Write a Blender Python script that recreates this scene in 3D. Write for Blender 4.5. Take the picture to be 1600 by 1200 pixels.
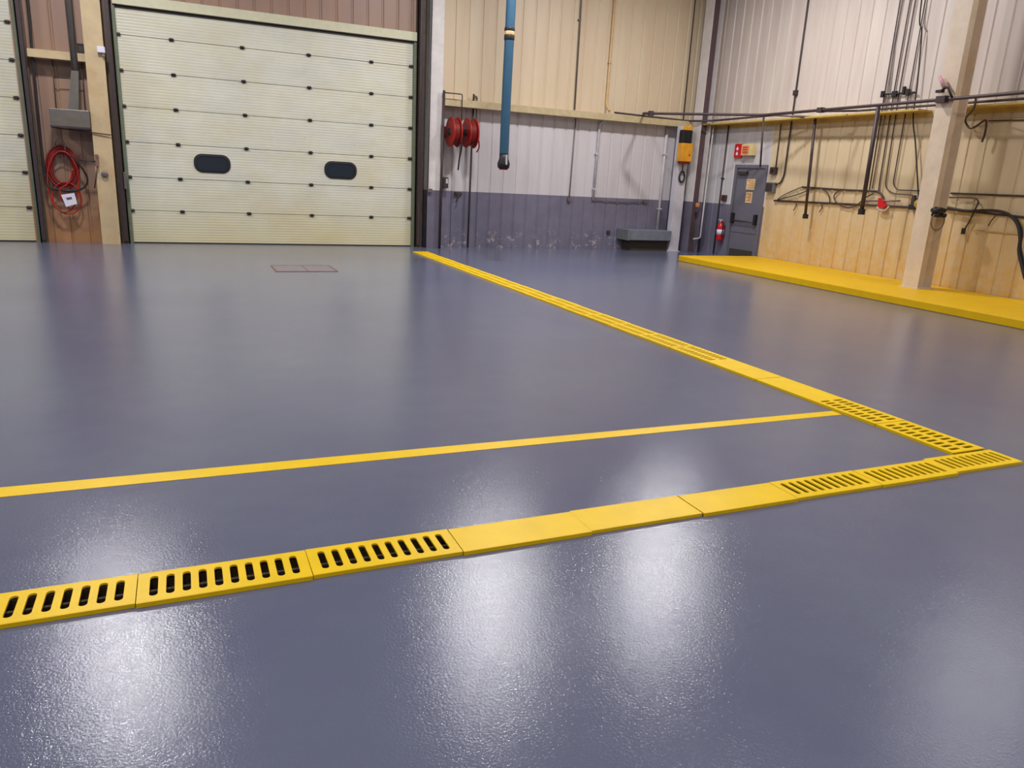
import bpy, bmesh, math, random
from mathutils import Matrix, Vector
random.seed(7)
S = bpy.context.scene
for o in list(bpy.data.objects): bpy.data.objects.remove(o)

# ------------------------------------------------------------------ camera
cd = bpy.data.cameras.new('camera'); cam = bpy.data.objects.new('camera', cd); S.collection.objects.link(cam)
cd.sensor_width = 36; cd.lens = 1163.907 / 1600 * 36; cd.clip_end = 100
ROT = Matrix(((0.91659390, 0.06110626, -0.39512232), (-0.39662411, 0.26366060, -0.87930222), (0.05044732, 0.96267809, 0.26590592)))
cam.matrix_world = Matrix.Translation((0, 0, 1.55)) @ ROT.to_4x4()
S.camera = cam

# ------------------------------------------------------------------ world, exposure
w = bpy.data.worlds.new('world'); S.world = w; w.use_nodes = True
w.node_tree.nodes['Background'].inputs[0].default_value = (0.6, 0.65, 0.7, 1)
w.node_tree.nodes['Background'].inputs[1].default_value = 0.05
S.view_settings.view_transform = 'Standard'; S.view_settings.look = 'None'
S.view_settings.gamma = 1; S.view_settings.use_curve_mapping = False
S.view_settings.exposure = 0.0

LAMP_Z = 6.5
LAMP_POWER = 230
LAMP_COL = (1.0, 0.965, 0.985)
LAMPS = [(-1.25, 12.2), (5.0, 11.6), (8.85, 11.7), (11.1, 6.2), (-7.2, 12.1), (-7.2, 5.6), (-1.2, 4.6), (4.9, 4.4),
         (-7.2, -1.5), (-1.2, -2.2), (4.9, -2.2), (10.2, -1.2)]  # leading ones follow floor glare; the others are unseen, added for overall light
def make_lights():
    out = []
    for i, (x, y) in enumerate(LAMPS):
        ld = bpy.data.lights.new('lamp_light', 'AREA'); ld.shape = 'DISK'; ld.size = 0.55
        ld.energy = LAMP_POWER * (1.12, 1.12, 1.12, .24, .9)[min(i, 4)] * (.62 if i > 4 else 1); ld.color = LAMP_COL
        lo = bpy.data.objects.new('lamp_light', ld); S.collection.objects.link(lo)
        lo.location = (x, y, LAMP_Z - 0.03); out.append(lo)
    return out
LIGHTS = make_lights()

# ------------------------------------------------------------------ materials
def lin(c): return tuple((v / 255 / 12.92 if v / 255 <= 0.04045 else ((v / 255 + 0.055) / 1.055) ** 2.4) for v in c)
class NT:
    def __init__(s, name):
        s.m = bpy.data.materials.new(name); s.m.use_nodes = True; s.t = s.m.node_tree
        s.b = s.t.nodes['Principled BSDF']
    def n(s, t, **k):
        x = s.t.nodes.new(t)
        for a, v in k.items(): setattr(x, a, v)
        return x
    def l(s, a, b): s.t.links.new(a, b)
    def mix(s, fac, a, b, bt='MIX'):
        x = s.n('ShaderNodeMix', data_type='RGBA', blend_type=bt)
        for i, v in ((0, fac), (6, a), (7, b)):
            if hasattr(v, 'links'): s.l(v, x.inputs[i])
            elif i == 0: x.inputs[0].default_value = v
            else: x.inputs[i].default_value = (*v, 1)
        return x.outputs[2]
    def pos(s):
        if not hasattr(s, 'g'): s.g = s.n('ShaderNodeNewGeometry')
        return s.g.outputs['Position']
    def sep(s):
        if not hasattr(s, 'sp'): s.sp = s.n('ShaderNodeSeparateXYZ'); s.l(s.pos(), s.sp.inputs[0])
        return s.sp
    def noise(s, scale, detail=3, rough=0.6, stretch=None):
        x = s.n('ShaderNodeTexNoise'); x.inputs['Scale'].default_value = scale
        x.inputs['Detail'].default_value = detail; x.inputs['Roughness'].default_value = rough
        v = s.pos()
        if stretch:
            mp = s.n('ShaderNodeMapping'); mp.inputs['Scale'].default_value = stretch; s.l(v, mp.inputs[0]); v = mp.outputs[0]
        s.l(v, x.inputs['Vector']); return x.outputs[0]
    def ramp(s, f, a, b, lo=0., hi=1.):
        x = s.n('ShaderNodeMapRange'); s.l(f, x.inputs[0])
        x.inputs[1].default_value = a; x.inputs[2].default_value = b; x.inputs[3].default_value = lo; x.inputs[4].default_value = hi
        return x.outputs[0]
    def math(s, op, a, b):
        x = s.n('ShaderNodeMath', operation=op)
        for i, v in ((0, a), (1, b)):
            if hasattr(v, 'links'): s.l(v, x.inputs[i])
            else: x.inputs[i].default_value = v
        return x.outputs[0]
    def bump(s, h, strength=0.3, dist=0.01):
        x = s.n('ShaderNodeBump'); x.inputs['Strength'].default_value = strength; x.inputs['Distance'].default_value = dist
        s.l(h, x.inputs['Height']); s.l(x.outputs[0], s.b.inputs['Normal'])
    def done(s, col, rough=0.5, metal=0., spec=None):
        if hasattr(col, 'links'): s.l(col, s.b.inputs['Base Color'])
        else: s.b.inputs['Base Color'].default_value = (*col, 1)
        if hasattr(rough, 'links'): s.l(rough, s.b.inputs['Roughness'])
        else: s.b.inputs['Roughness'].default_value = rough
        s.b.inputs['Metallic'].default_value = metal
        if spec is not None: s.b.inputs['Specular IOR Level'].default_value = spec
        return s.m
def paint(name, c, rough=0.45, metal=0., var=0.12, scale=9., dirt=None):
    t = NT(name); c = lin(c); n = t.noise(scale, 4)
    col = t.mix(t.ramp(n, 0.3, 0.7), tuple(v * (1 - var) for v in c), tuple(min(1, v * (1 + var)) for v in c))
    if dirt: col = t.mix(t.ramp(t.noise(scale * 0.4, 5, 0.7), 0.5, 0.75, 0, 0.6), col, lin(dirt))
    t.bump(t.noise(scale * 12, 2), 0.08, 0.002)
    return t.done(col, rough, metal)

def floor_material():
    t = NT('glossy_blue_grey_epoxy')
    big = t.noise(0.45, 4, 0.6); mid = t.noise(3.5, 4, 0.6)
    col = t.mix(t.ramp(big, 0.35, 0.65), lin((98, 103, 126)), lin((107, 114, 132)))
    col = t.mix(t.ramp(mid, 0.35, 0.7, 0, 0.35), col, lin((98, 95, 128)))
    col = t.mix(t.ramp(t.noise(260, 2), 0.45, 0.75, 0, 0.35), col, lin((122, 124, 136)))
    h = t.math('ADD', t.math('MULTIPLY', t.noise(105, 3, 0.65), 1.0), t.math('MULTIPLY', t.noise(28, 2, 0.5), 0.35))
    t.bump(h, 0.33, 0.003)
    r = t.ramp(t.noise(2.2, 3), 0.3, 0.7, 0.115, 0.14)
    return t.done(col, r, 0, 0.5)
M = {}
M['floor'] = floor_material()

def wall_material(name, side):
    t = NT(name); sp = t.sep(); z = sp.outputs[2]
    def step(sock, v): return t.math('GREATER_THAN', sock, v)
    st = t.noise(1.0, 4, 0.6, (3.0, 3.0, 0.35)); sp2 = t.noise(5, 5, 0.7)
    if side == 'back':
        upper = t.mix(t.ramp(st, 0.35, 0.7), lin((214, 198, 168)), lin((208, 186, 156)))
        white = t.mix(t.ramp(st, 0.35, 0.7), lin((208, 204, 206)), lin((196, 190, 190)))
        grey = t.mix(t.ramp(t.noise(2.5, 4), 0.35, 0.7), lin((120, 116, 134)), lin((106, 104, 121)))
        chip = t.math('MULTIPLY', t.ramp(t.noise(7, 5, 0.75), 0.56, 0.62), t.ramp(z, 0.12, 0.5, 1, 0))
        grey = t.mix(chip, grey, lin((178, 165, 165)))
        lower = t.mix(step(z, 1.215), grey, white)
        right = t.mix(step(z, 3.05), lower, upper)
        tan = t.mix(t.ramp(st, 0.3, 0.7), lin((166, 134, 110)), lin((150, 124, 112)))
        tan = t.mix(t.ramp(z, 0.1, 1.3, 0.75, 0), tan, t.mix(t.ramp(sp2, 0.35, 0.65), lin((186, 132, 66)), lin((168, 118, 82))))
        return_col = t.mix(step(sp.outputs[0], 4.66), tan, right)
    else:
        upper = t.mix(t.ramp(st, 0.35, 0.7), lin((216, 205, 193)), lin((200, 185, 176)))
        cream = t.mix(t.ramp(st, 0.3, 0.7), lin((216, 200, 166)), lin((200, 180, 146)))
        dirt = t.math('MULTIPLY', t.ramp(sp2, 0.38, 0.66, .25, 1), t.ramp(z, 0.2, 1.9, 0.85, 0.04))
        cream = t.mix(dirt, cream, lin((210, 162, 66)))
        white = t.mix(t.ramp(st, 0.35, 0.7), lin((208, 206, 206)), lin((190, 186, 188)))
        grey = t.mix(t.ramp(t.noise(2.5, 4), 0.35, 0.7), lin((120, 116, 134)), lin((108, 106, 122)))
        far = t.mix(step(z, 1.215), grey, white)
        lower = t.mix(step(sp.outputs[1], 13.46), cream, far)
        return_col = t.mix(step(z, 3.05), lower, upper)
    t.bump(t.noise(40, 3), 0.1, 0.004)
    return t.done(return_col, 0.42)
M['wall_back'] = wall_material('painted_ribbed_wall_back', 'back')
M['wall_right'] = wall_material('painted_ribbed_wall_right', 'right')
def banded(name, lowc, highc, zb, rough=.45):
    t = NT(name); z = t.sep().outputs[2]
    n = t.ramp(t.noise(5, 4), .3, .7, .88, 1.06)
    col = t.mix(t.math('GREATER_THAN', z, zb), lin(lowc), lin(highc))
    x = t.mix(1., col, (1, 1, 1), 'MULTIPLY'); mm = t.n('ShaderNodeVectorMath', operation='SCALE')
    t.l(x, mm.inputs[0]); t.l(n, mm.inputs['Scale'])
    return t.done(mm.outputs[0], rough)
M['col_white_grey'] = banded('white_over_grey_paint', (110, 105, 120), (214, 209, 204), 1.22)
M['col_web'] = banded('brown_steel_with_shade', (100, 84, 86), (98, 78, 84), 1.22, .6)  # brown web steel with the shade between the flanges put into its colour
M['col_cream'] = paint('cream_column_paint', (218, 200, 176), var=.08, scale=4, dirt=(206, 176, 134))
M['header'] = paint('pale_header_paint', (210, 208, 176), var=.05)
M['col_tan'] = paint('tan_column_paint', (200, 178, 138), var=.1, scale=4, dirt=(190, 140, 90))
M['white'] = paint('white_post_paint', (205, 202, 208), var=.05)
M['plain_wall'] = paint('pale_wall_paint', (190, 184, 172), .6, var=.05, scale=2)
M['ceiling'] = paint('pale_ceiling_deck', (168, 168, 174), .7, var=.05, scale=2)
def yellow_material(name, c, spec_r):
    t = NT(name); c = lin(c)
    col = t.mix(t.ramp(t.noise(6, 4), .3, .7), tuple(v * .9 for v in c), c)
    col = t.mix(t.ramp(t.noise(30, 4, .8), .66, .78, 0, .45), col, lin((190, 140, 20)))
    t.bump(t.noise(110, 2), .25, .003)
    return t.done(col, spec_r, 0, .3)
M['yellow'] = yellow_material('glossy_yellow_safety_paint', (255, 212, 0), .4)
M['yellow2'] = yellow_material('yellow_platform_paint', (232, 186, 4), .45)
M['dark'] = paint('dark_drain_channel', (66, 50, 34), .7)
M['girt'] = paint('yellowed_girt_paint', (190, 174, 136), .45, dirt=(170, 150, 90))
M['girt2'] = paint('mustard_girt_paint', (196, 168, 84), .45, dirt=(170, 120, 64))
M['brown'] = paint('dirty_brown_track_steel', (92, 78, 62), .55, .2, dirt=(58, 48, 44))
M['olive'] = paint('greenish_grey_edge_strip', (108, 118, 96), .5)
M['black'] = paint('black_rubber', (26, 25, 28), .55)
M['dark_steel'] = paint('dark_iron_pipe', (72, 60, 62), .5, .3)
M['mid_steel'] = paint('grey_conduit_steel', (118, 108, 106), .42, .4)
M['light_steel'] = paint('white_painted_conduit', (196, 192, 194), .45)
M['tan_pipe'] = paint('tan_painted_conduit', (206, 172, 120), .45)
M['grey_box'] = paint('grey_metal_box', (112, 116, 116), .5)
M['heater'] = paint('grey_green_metal_box', (118, 124, 134), .45)
M['olive_dark'] = paint('dark_olive_base', (66, 58, 46), .7)
M['door_grey'] = paint('grey_door_paint', (108, 107, 119), .45, var=.05)
M['red'] = paint('red_hose_rubber', (168, 32, 18), .45)
M['red_paint'] = paint('red_paint_metal', (200, 24, 34), .3)
M['red_dark'] = paint('dark_red_hose', (120, 24, 18), .5)
M['orange'] = paint('orange_yellow_box', (226, 160, 40), .4)
M['orange_sign'] = paint('orange_sign_panel', (226, 140, 90), .5)
M['cream_sign'] = paint('cream_sign_panel', (225, 205, 150), .5)
M['blue_hose'] = paint('blue_exhaust_hose', (38, 82, 108), .6, var=.08)
M['pinkish'] = paint('dull_pink_lamp_head', (196, 150, 156), .5)
M['paper'] = paint('white_paper', (225, 222, 238), .6, var=.03)
M['rust'] = paint('rusty_floor_hatch_edge', (132, 100, 84), .6, .2)
M['hatch'] = paint('worn_floor_hatch', (120, 112, 120), .35)
M['galv'] = paint('grey_duct_metal', (122, 118, 112), .4, .5, dirt=(120, 110, 70))
M['ribband'] = paint('pale_lamp_housing', (180, 180, 182), .4, .3)
def door_panel_material():
    t = NT('cream_sectional_door_paint'); z = t.sep().outputs[2]; x = t.sep().outputs[0]
    col = t.mix(t.ramp(t.noise(1.3, 4, .6, (1, 1, 2)), .35, .7), lin((220, 220, 200)), lin((209, 209, 194)))
    col = t.mix(t.ramp(t.noise(.9, 4, .7, (1, 1, 1.4)), .42, .75, 0, .5), col, lin((206, 190, 136)))
    col = t.mix(t.ramp(z, 0, 1.1, .45, 0), col, lin((214, 196, 120)))
    col = t.mix(t.ramp(t.noise(5, 5, .8), .66, .76, 0, .45), col, lin((176, 140, 90)))
    wv = t.n('ShaderNodeTexWave', wave_type='BANDS', bands_direction='Z'); wv.inputs['Scale'].default_value = 6.2
    t.l(t.pos(), wv.inputs['Vector'])
    t.bump(wv.outputs[1], .35, .006)
    return t.done(col, .38)
M['door_panel'] = door_panel_material()
def glass_dark():
    t = NT('dark_window_glass'); return t.done(lin((34, 44, 54)), .08, 0, .7)
M['glass'] = glass_dark()
def lamp_mat():
    t = NT('glowing_lamp_lens'); t.b.inputs['Emission Color'].default_value = (*LAMP_COL, 1)
    t.b.inputs['Emission Strength'].default_value = 25; return t.done((.8, .8, .8), .5)
M['lens'] = lamp_mat()

# ------------------------------------------------------------------ helpers
COL = S.collection
def link(name, me, parent=None):
    o = bpy.data.objects.new(name, me); COL.objects.link(o)
    if parent: o.parent = parent
    return o
def wloc(o):
    v = Vector((0, 0, 0))
    while o: v += o.location; o = o.parent
    return v
def tag(o, label=None, cat=None, group=None, kind=None):
    for k, v in (('label', label), ('category', cat), ('group', group), ('kind', kind)):
        if v: o[k] = v
    return o
def thing(name, loc, label=None, cat=None, group=None, kind=None):
    o = bpy.data.objects.new(name, None); COL.objects.link(o); o.location = loc; o.empty_display_size = .1
    return tag(o, label, cat, group, kind)
def obj(name, bm, mat, parent=None, smooth=False):
    """bm in world coordinates; becomes one mesh object with its origin at its base."""
    bm.normal_update()
    vs = [v.co for v in bm.verts]
    lo = Vector([min(v[i] for v in vs) for i in range(3)]); hi = Vector([max(v[i] for v in vs) for i in range(3)])
    org = Vector(((lo.x + hi.x) / 2, (lo.y + hi.y) / 2, lo.z))
    bmesh.ops.translate(bm, verts=bm.verts, vec=-org)
    me = bpy.data.meshes.new(name); bm.to_mesh(me); bm.free()
    for m in (mat if isinstance(mat, (list, tuple)) else [mat]): me.materials.append(m)
    if smooth:
        for p in me.polygons: p.use_smooth = True
    o = link(name, me, parent); o.location = org - (wloc(parent) if parent else Vector((0, 0, 0)))
    return o
def B(): return bmesh.new()
def box(bm, x0, x1, y0, y1, z0, z1, bev=0., mi=0):
    r = bmesh.ops.create_cube(bm, size=1.)
    for v in r['verts']:
        v.co = Vector(((x0 + x1) / 2 + v.co.x * (x1 - x0), (y0 + y1) / 2 + v.co.y * (y1 - y0), (z0 + z1) / 2 + v.co.z * (z1 - z0)))
    fs = {f for v in r['verts'] for f in v.link_faces}
    for f in fs: f.material_index = mi
    if bev:
        es = {e for v in r['verts'] for e in v.link_edges}
        bmesh.ops.bevel(bm, geom=list(es), offset=bev, segments=2, affect='EDGES', profile=.5)
    return bm
def bx(*a, **k): return box(B(), *a, **k)
def tube(bm, pts, r, n=10, closed=False, mi=0):
    pts = [Vector(p) for p in pts]; N = len(pts); rings = []; up = None
    for i, p in enumerate(pts):
        a = pts[(i - 1) % N] if (closed or i) else p; c = pts[(i + 1) % N] if (closed or i < N - 1) else p
        d = (c - a).normalized()
        if up is None:
            up = d.orthogonal().normalized()
        up = (up - d * up.dot(d)).normalized(); side = d.cross(up)
        rr = r[i] if isinstance(r, (list, tuple)) else r
        rings.append([bm.verts.new(p + (up * math.cos(t) + side * math.sin(t)) * rr) for t in [2 * math.pi * k / n for k in range(n)]])
    for i in range(N if closed else N - 1):
        A, C = rings[i], rings[(i + 1) % N]
        for k in range(n):
            f = bm.faces.new((A[k], A[(k + 1) % n], C[(k + 1) % n], C[k])); f.material_index = mi; f.smooth = True
    if not closed:
        for R, rev in ((rings[0], 1), (rings[-1], 0)):
            f = bm.faces.new(R[::-1] if rev else R); f.material_index = mi
    return bm
def bend(pts, rad=.08, seg=5):
    """round the corners of a polyline (pipe elbows)"""
    pts = [Vector(p) for p in pts]; out = [pts[0]]
    for a, p, c in zip(pts, pts[1:], pts[2:]):
        d1 = a - p; d2 = c - p; q = min(rad, d1.length * .45, d2.length * .45)
        s = p + d1.normalized() * q; e = p + d2.normalized() * q
        for k in range(seg + 1):
            t = k / seg; out.append(s * (1 - t) ** 2 + p * 2 * t * (1 - t) + e * t * t)
    out.append(pts[-1]); return out
def smooth_path(pts, seg=8, closed=False):
    pts = [Vector(p) for p in pts]; N = len(pts); out = []
    g = (lambda i: pts[i % N]) if closed else (lambda i: pts[max(0, min(N - 1, i))])
    for i in range(N if closed else N - 1):
        p0, p1, p2, p3 = g(i - 1), g(i), g(i + 1), g(i + 2)
        for k in range(seg):
            t = k / seg
            out.append(.5 * ((2 * p1) + (p2 - p0) * t + (2 * p0 - 5 * p1 + 4 * p2 - p3) * t * t + (3 * p1 - p0 - 3 * p2 + p3) * t ** 3))
    if not closed: out.append(pts[-1])
    return out
def cyl(bm, a, b, r, n=16, r2=None, mi=0):
    return tube(bm, [a, b], [r, r if r2 is None else r2], n, mi=mi)
def lathe(bm, prof, origin, axis='Z', n=24, mi=0):
    origin = Vector(origin); rings = []
    for r, h in prof:
        ring = []
        for k in range(n):
            t = 2 * math.pi * k / n; c, s = math.cos(t) * max(r, 1e-4), math.sin(t) * max(r, 1e-4)
            v = (c, s, h) if axis == 'Z' else ((h, c, s) if axis == 'X' else (s, h, c))
            ring.append(bm.verts.new(origin + Vector(v)))
        rings.append(ring)
    for A, C in zip(rings, rings[1:]):
        for k in range(n):
            f = bm.faces.new((A[k], A[(k + 1) % n], C[(k + 1) % n], C[k])); f.material_index = mi; f.smooth = True
    bm.faces.new(rings[0][::-1]).material_index = mi; bm.faces.new(rings[-1]).material_index = mi
    bmesh.ops.recalc_face_normals(bm, faces=bm.faces)
    return bm
def prism(bm, poly, a, b, plane='XZ', mi=0):
    """extrude 2D outline between coordinates a and b along the missing axis"""
    def P3(u, v, w): return (u, w, v) if plane == 'XZ' else ((w, u, v) if plane == 'YZ' else (u, v, w))
    A = [bm.verts.new(P3(u, v, a)) for u, v in poly]; C = [bm.verts.new(P3(u, v, b)) for u, v in poly]; n = len(poly)
    fs = [bm.faces.new(A), bm.faces.new(C[::-1])] + [bm.faces.new((A[k], C[k], C[(k + 1) % n], A[(k + 1) % n])) for k in range(n)]
    for f in fs: f.material_index = mi
    bmesh.ops.recalc_face_normals(bm, faces=fs)
    return bm
def roundrect(cx, cz, w, h, r, seg=6):
    out = []
    for sx, sz, a0 in ((1, 1, 0), (-1, 1, 90), (-1, -1, 180), (1, -1, 270)):
        for k in range(seg + 1):
            a = math.radians(a0 + 90 * k / seg)
            out.append((cx + sx * (w / 2 - r) + r * math.cos(a), cz + sz * (h / 2 - r) + r * math.sin(a)))
    return out
def dup(root, delta, label=None):
    c = root.copy(); COL.objects.link(c); c.location = root.location + Vector(delta)
    if label: c['label'] = label
    for ch in list(root.children):
        d = ch.copy(); COL.objects.link(d); d.parent = c
        for g in list(ch.children):
            e = g.copy(); COL.objects.link(e); e.parent = d
    return c

# ------------------------------------------------------------------ floor with drain trenches
def floor_obj():
    bm = B()
    def ax(x, y): return x(y) if callable(x) else x
    def q(x0, x1, y0, y1, z=0, mi=0):
        f = bm.faces.new([bm.verts.new(p) for p in ((ax(x0, y0), y0, z), (ax(x1, y0), y0, z), (ax(x1, y1), y1, z), (ax(x0, y1), y1, z))]); f.material_index = mi
    # trench along x : y 2.70..2.86, x -2.1..4.66 ; trench along y : x 4.44..4.64 y 2.70..14.9
    T0, T1, XA, YE = 2.70, 2.858, -.83, 14.75
    U0 = lambda y: 4.428 - .0085 * (y - 3); U1 = lambda y: 4.664 - .0085 * (y - 3)
    q(-14, 12, -9, T0); q(-14, XA, T0, T1); q(U1, 12, T0, T1)
    q(-14, U0, T1, YE); q(U1, 12, T1, YE); q(-14, 12, YE, 16.6)
    D = -.16
    q(XA, U1, T0, T1, D, 1); q(U0, U1, T1, YE, D, 1)
    def wallq(a, b):
        a = (ax(a[0], a[1]), a[1]); b = (ax(b[0], b[1]), b[1])
        f = bm.faces.new([bm.verts.new(p) for p in ((*a, D), (*b, D), (*b, 0), (*a, 0))]); f.material_index = 1
    wallq((XA, T0), (U1, T0)); wallq((XA, T1), (XA, T0)); wallq((U0, T1), (XA, T1)); wallq((U0, YE), (U0, T1))
    wallq((U1, YE), (U0, YE)); wallq((U1, T0), (U1, YE))
    o = obj('floor', bm, [M['floor'], M['dark']]); o['kind'] = 'structure'
floor_obj()

# ------------------------------------------------------------------ ribbed walls
PITCH, GW, GD = .305, .028, .018
def ribbed(bm, axis, s0, s1, z0, z1, pos, out=1, gd=GD):
    """strip of wall along axis from s0 to s1; grooves sink away from the room (direction out)"""
    pts = [(s0, 0)]; k = math.ceil(s0 / PITCH)
    while k * PITCH < s1:
        c = k * PITCH
        if c - GW > s0 and c + GW < s1: pts += [(c - GW, 0), (c - GW * .45, gd), (c + GW * .45, gd), (c + GW, 0)]
        k += 1
    pts.append((s1, 0))
    def v(s, d, z): return bm.verts.new((s, pos + out * d, z) if axis == 'X' else (pos + out * d, s, z))
    lo = [v(s, d, z0) for s, d in pts]; hi = [v(s, d, z1) for s, d in pts]
    for i in range(len(pts) - 1): bm.faces.new((lo[i], lo[i + 1], hi[i + 1], hi[i]))
HC = 8.4
YB, XR = 16.05, 12.0
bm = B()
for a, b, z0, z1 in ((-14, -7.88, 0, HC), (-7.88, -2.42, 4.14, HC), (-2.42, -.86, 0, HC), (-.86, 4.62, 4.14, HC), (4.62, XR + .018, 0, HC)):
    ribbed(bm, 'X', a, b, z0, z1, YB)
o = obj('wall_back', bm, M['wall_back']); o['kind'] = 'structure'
bm = B()
for a, b, z0, z1 in ((-9, 13.52, 0, HC), (13.52, 14.56, 2.1, HC), (14.56, YB + .018, 0, HC)):
    ribbed(bm, 'Y', a, b, z0, z1, XR)
o = obj('wall_right', bm, M['wall_right']); o['kind'] = 'structure'
o = obj('wall_left', bx(-14.1, -14, -9, 16.6, 0, HC), M['plain_wall']); o['kind'] = 'structure'
o = obj('wall_front', bx(-14, 12, -9.1, -9, 0, HC), M['plain_wall']); o['kind'] = 'structure'
o = obj('ceiling', bx(-14, 12.1, -9, 16.6, HC, HC + .1), M['ceiling']); o['kind'] = 'structure'

# lamps (outside the frame; some placed from floor glare, others added for overall light)
def high_bay(x, y, lo, i):
    t = thing('high_bay_lamp', (x, y, LAMP_Z), 'round high bay lamp above the view, matching floor glare or added for overall light', 'ceiling lamp', 'high bay lamps')
    obj('reflector', lathe(B(), [(.30, 0), (.31, .01), (.24, .2), (.13, .3), (.12, .3), (.22, .19), (.285, .01)], (x, y, LAMP_Z)), M['ribband'], t)
    obj('lens', lathe(B(), [(.26, .045), (.26, .055)], (x, y, LAMP_Z)), M['lens'], t)
    obj('ballast', bx(x - .1, x + .1, y - .1, y + .1, LAMP_Z + .3, LAMP_Z + .52, bev=.01), M['ribband'], t)
    obj('stem', cyl(B(), (x, y, LAMP_Z + .52), (x, y, HC), .012), M['dark_steel'], t)
    lo.parent = t; lo.location = (0, 0, -.03)
for i, ((x, y), lo) in enumerate(zip(LAMPS, LIGHTS)): high_bay(x, y, lo, i)

# ------------------------------------------------------------------ sectional doors
SEAMS = [.012, .605, 1.215, 1.842, 2.460, 3.068, 3.665, 4.12]
def hinge_bm(x, z, y):
    b = bx(x - .035, x + .035, y - .022, y, z - .028, z + .028, bev=.004)
    cyl(b, (x - .045, y - .026, z), (x + .045, y - .026, z), .012, 8); return b
def sectional(name, x0, x1, hx, wx):
    y = YB + .022
    t = thing(name, ((x0 + x1) / 2, y, 0), kind='structure')
    for a, b in zip(SEAMS, SEAMS[1:]):
        p = obj('door_section', bx(x0 - .06, x1 + .06, y, y + .05, a + .004, b - .004, bev=.006), M['door_panel'], t)
    obj('bottom_seal', bx(x0, x1, y - .01, y + .04, 0, .016), M['black'], t)
    obj('top_seal', bx(x0, x1, y - .03, y, 4.105, 4.14), M['black'], t)
    for z in SEAMS[1:-1]:
        for x in hx: obj('hinge', hinge_bm(x, z, y), M['black'], t)
        for x in (x0 + .05, x1 - .05):
            obj('roller_hinge', hinge_bm(x, z, y - .004), M['dark_steel'], t)
    for x in wx:
        f = B(); o_, i_ = roundrect(x, 1.53, .66, .345, .15), roundrect(x, 1.53, .57, .265, .115)
        A = [[f.verts.new((u, yy, v)) for u, v in P] for P, yy in ((o_, y), (o_, y - .014), (i_, y - .020), (i_, y - .002))]
        n = len(o_)
        for R0, R1 in zip(A, A[1:]):
            for k in range(n): f.faces.new((R0[k], R0[(k + 1) % n], R1[(k + 1) % n], R1[k]))
        fr = obj('window_frame', f, M['black'], t)
        obj('window_pane', prism(B(), i_, y - .006, y - .002), M['glass'], fr)
    return t
d1 = sectional('door_1', -.86, 4.61, (.055, 1.275, 2.50, 3.735), (.64, 3.10))
d2 = sectional('door_2', -7.88, -2.42, (-6.95, -5.73, -4.50, -3.3), (-6.38, -3.95))
for t, xs in ((d1, -.86), (d2, -7.88)): pass
def track(name_x, side, lab=None, parent=None, out=1, wide=.16):
    """vertical door track: wall angle, guide rail and brackets; out=+1 when the wall side is at larger x"""
    x = name_x; a, b = sorted((x, x + out * wide))
    an = obj('wall_angle', bx(a, b, YB - .12, YB - .095, 0, 6.2), M['brown'], parent)
    obj('track_web', bx(*sorted((x, x + out * .02)), YB - .12, YB + .005, 0, 6.2), M['brown'], parent)
    obj('guide_rail', bx(*sorted((x + out * .03, x + out * .09)), YB - .2, YB - .13, .05, 6.2), M['dark_steel'], parent)
    obj('edge_strip', bx(*sorted((x - out * .055, x)), YB - .05, YB + .01, 0, 4.12), M['olive'], parent)
track(4.66, 1, parent=d1); track(-.885, 1, parent=d1, out=-1); track(-2.33, 1, parent=d2, wide=.12)
# header beams above the doors
o = obj('trim_1', bx(-.86, 4.66, YB - .07, YB, 4.145, 4.31, bev=.005), M['header']); o['kind'] = 'structure'
o = obj('trim_2', bx(-7.88, -2.33, YB - .07, YB, 4.145, 4.31, bev=.005), M['header']); o['kind'] = 'structure'
# girts
def girt(name, axis, s0, s1, pos, z0=2.945, z1=3.085, dep=.29, mat='girt', lshape=False):
    if lshape:   # angle: wide top flange, web against the wall
        prof = [(pos, z0), (pos, z1), (pos - dep, z1), (pos - dep, z1 - .03), (pos - .02, z1 - .03), (pos - .02, z0)]
    else:        # channel, web towards the room
        prof = [(pos, z0), (pos, z0 + .012), (pos - dep + .014, z0 + .012), (pos - dep + .014, z1 - .012), (pos, z1 - .012), (pos, z1), (pos - dep, z1), (pos - dep, z0)]
    b = prism(B(), prof, s0, s1, 'YZ' if axis == 'X' else 'XZ')
    o = obj(name, b, M[mat]); o['kind'] = 'structure'
girt('trim_3', 'X', 5.16, 11.98, YB)
girt('trim_4', 'Y', 9.66, 15.88, XR, 2.94, 3.04, .34, 'girt2', True)
girt('trim_5', 'Y', -9, 9.25, XR, 2.94, 3.04, .34, 'girt2', True)
girt('trim_6', 'X', -2.19, -1.33, YB, 3.12, 3.25, mat='col_tan')

# ------------------------------------------------------------------ exit door in the right wall
X = XR
d3 = thing('door_3', (X, 14.03, 0), kind='structure')
f = bx(X - .03, X + .05, 13.50, 13.57, 0, 2.12); box(f, X - .03, X + .05, 14.50, 14.58, 0, 2.12); box(f, X - .03, X + .05, 13.57, 14.50, 2.05, 2.12)
obj('door_frame', f, M['door_grey'], d3)
obj('door_leaf', bx(X, X + .045, 13.575, 14.495, .02, 2.045), M['door_grey'], d3)
f = B(); cyl(f, (X - .06, 13.66, .86), (X - .06, 14.44, .86), .016, 10)
pb = obj('panic_bar', f, M['dark_steel'], d3)
for y in (13.66, 14.44):
    obj('bar_end', bx(X - .075, X, y - .035, y + .035, .80, 1.03, bev=.006), M['black'], pb)
obj('rim_plate', bx(X - .012, X, 13.62, 14.48, .60, .70), M['door_grey'], d3)
f = bx(X - .07, X, 14.12, 14.42, 1.90, 1.97, bev=.006); tube(f, [(X - .05, 14.14, 1.95), (X - .16, 13.95, 1.99), (X - .03, 13.80, 2.05)], .01, 6)
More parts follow.
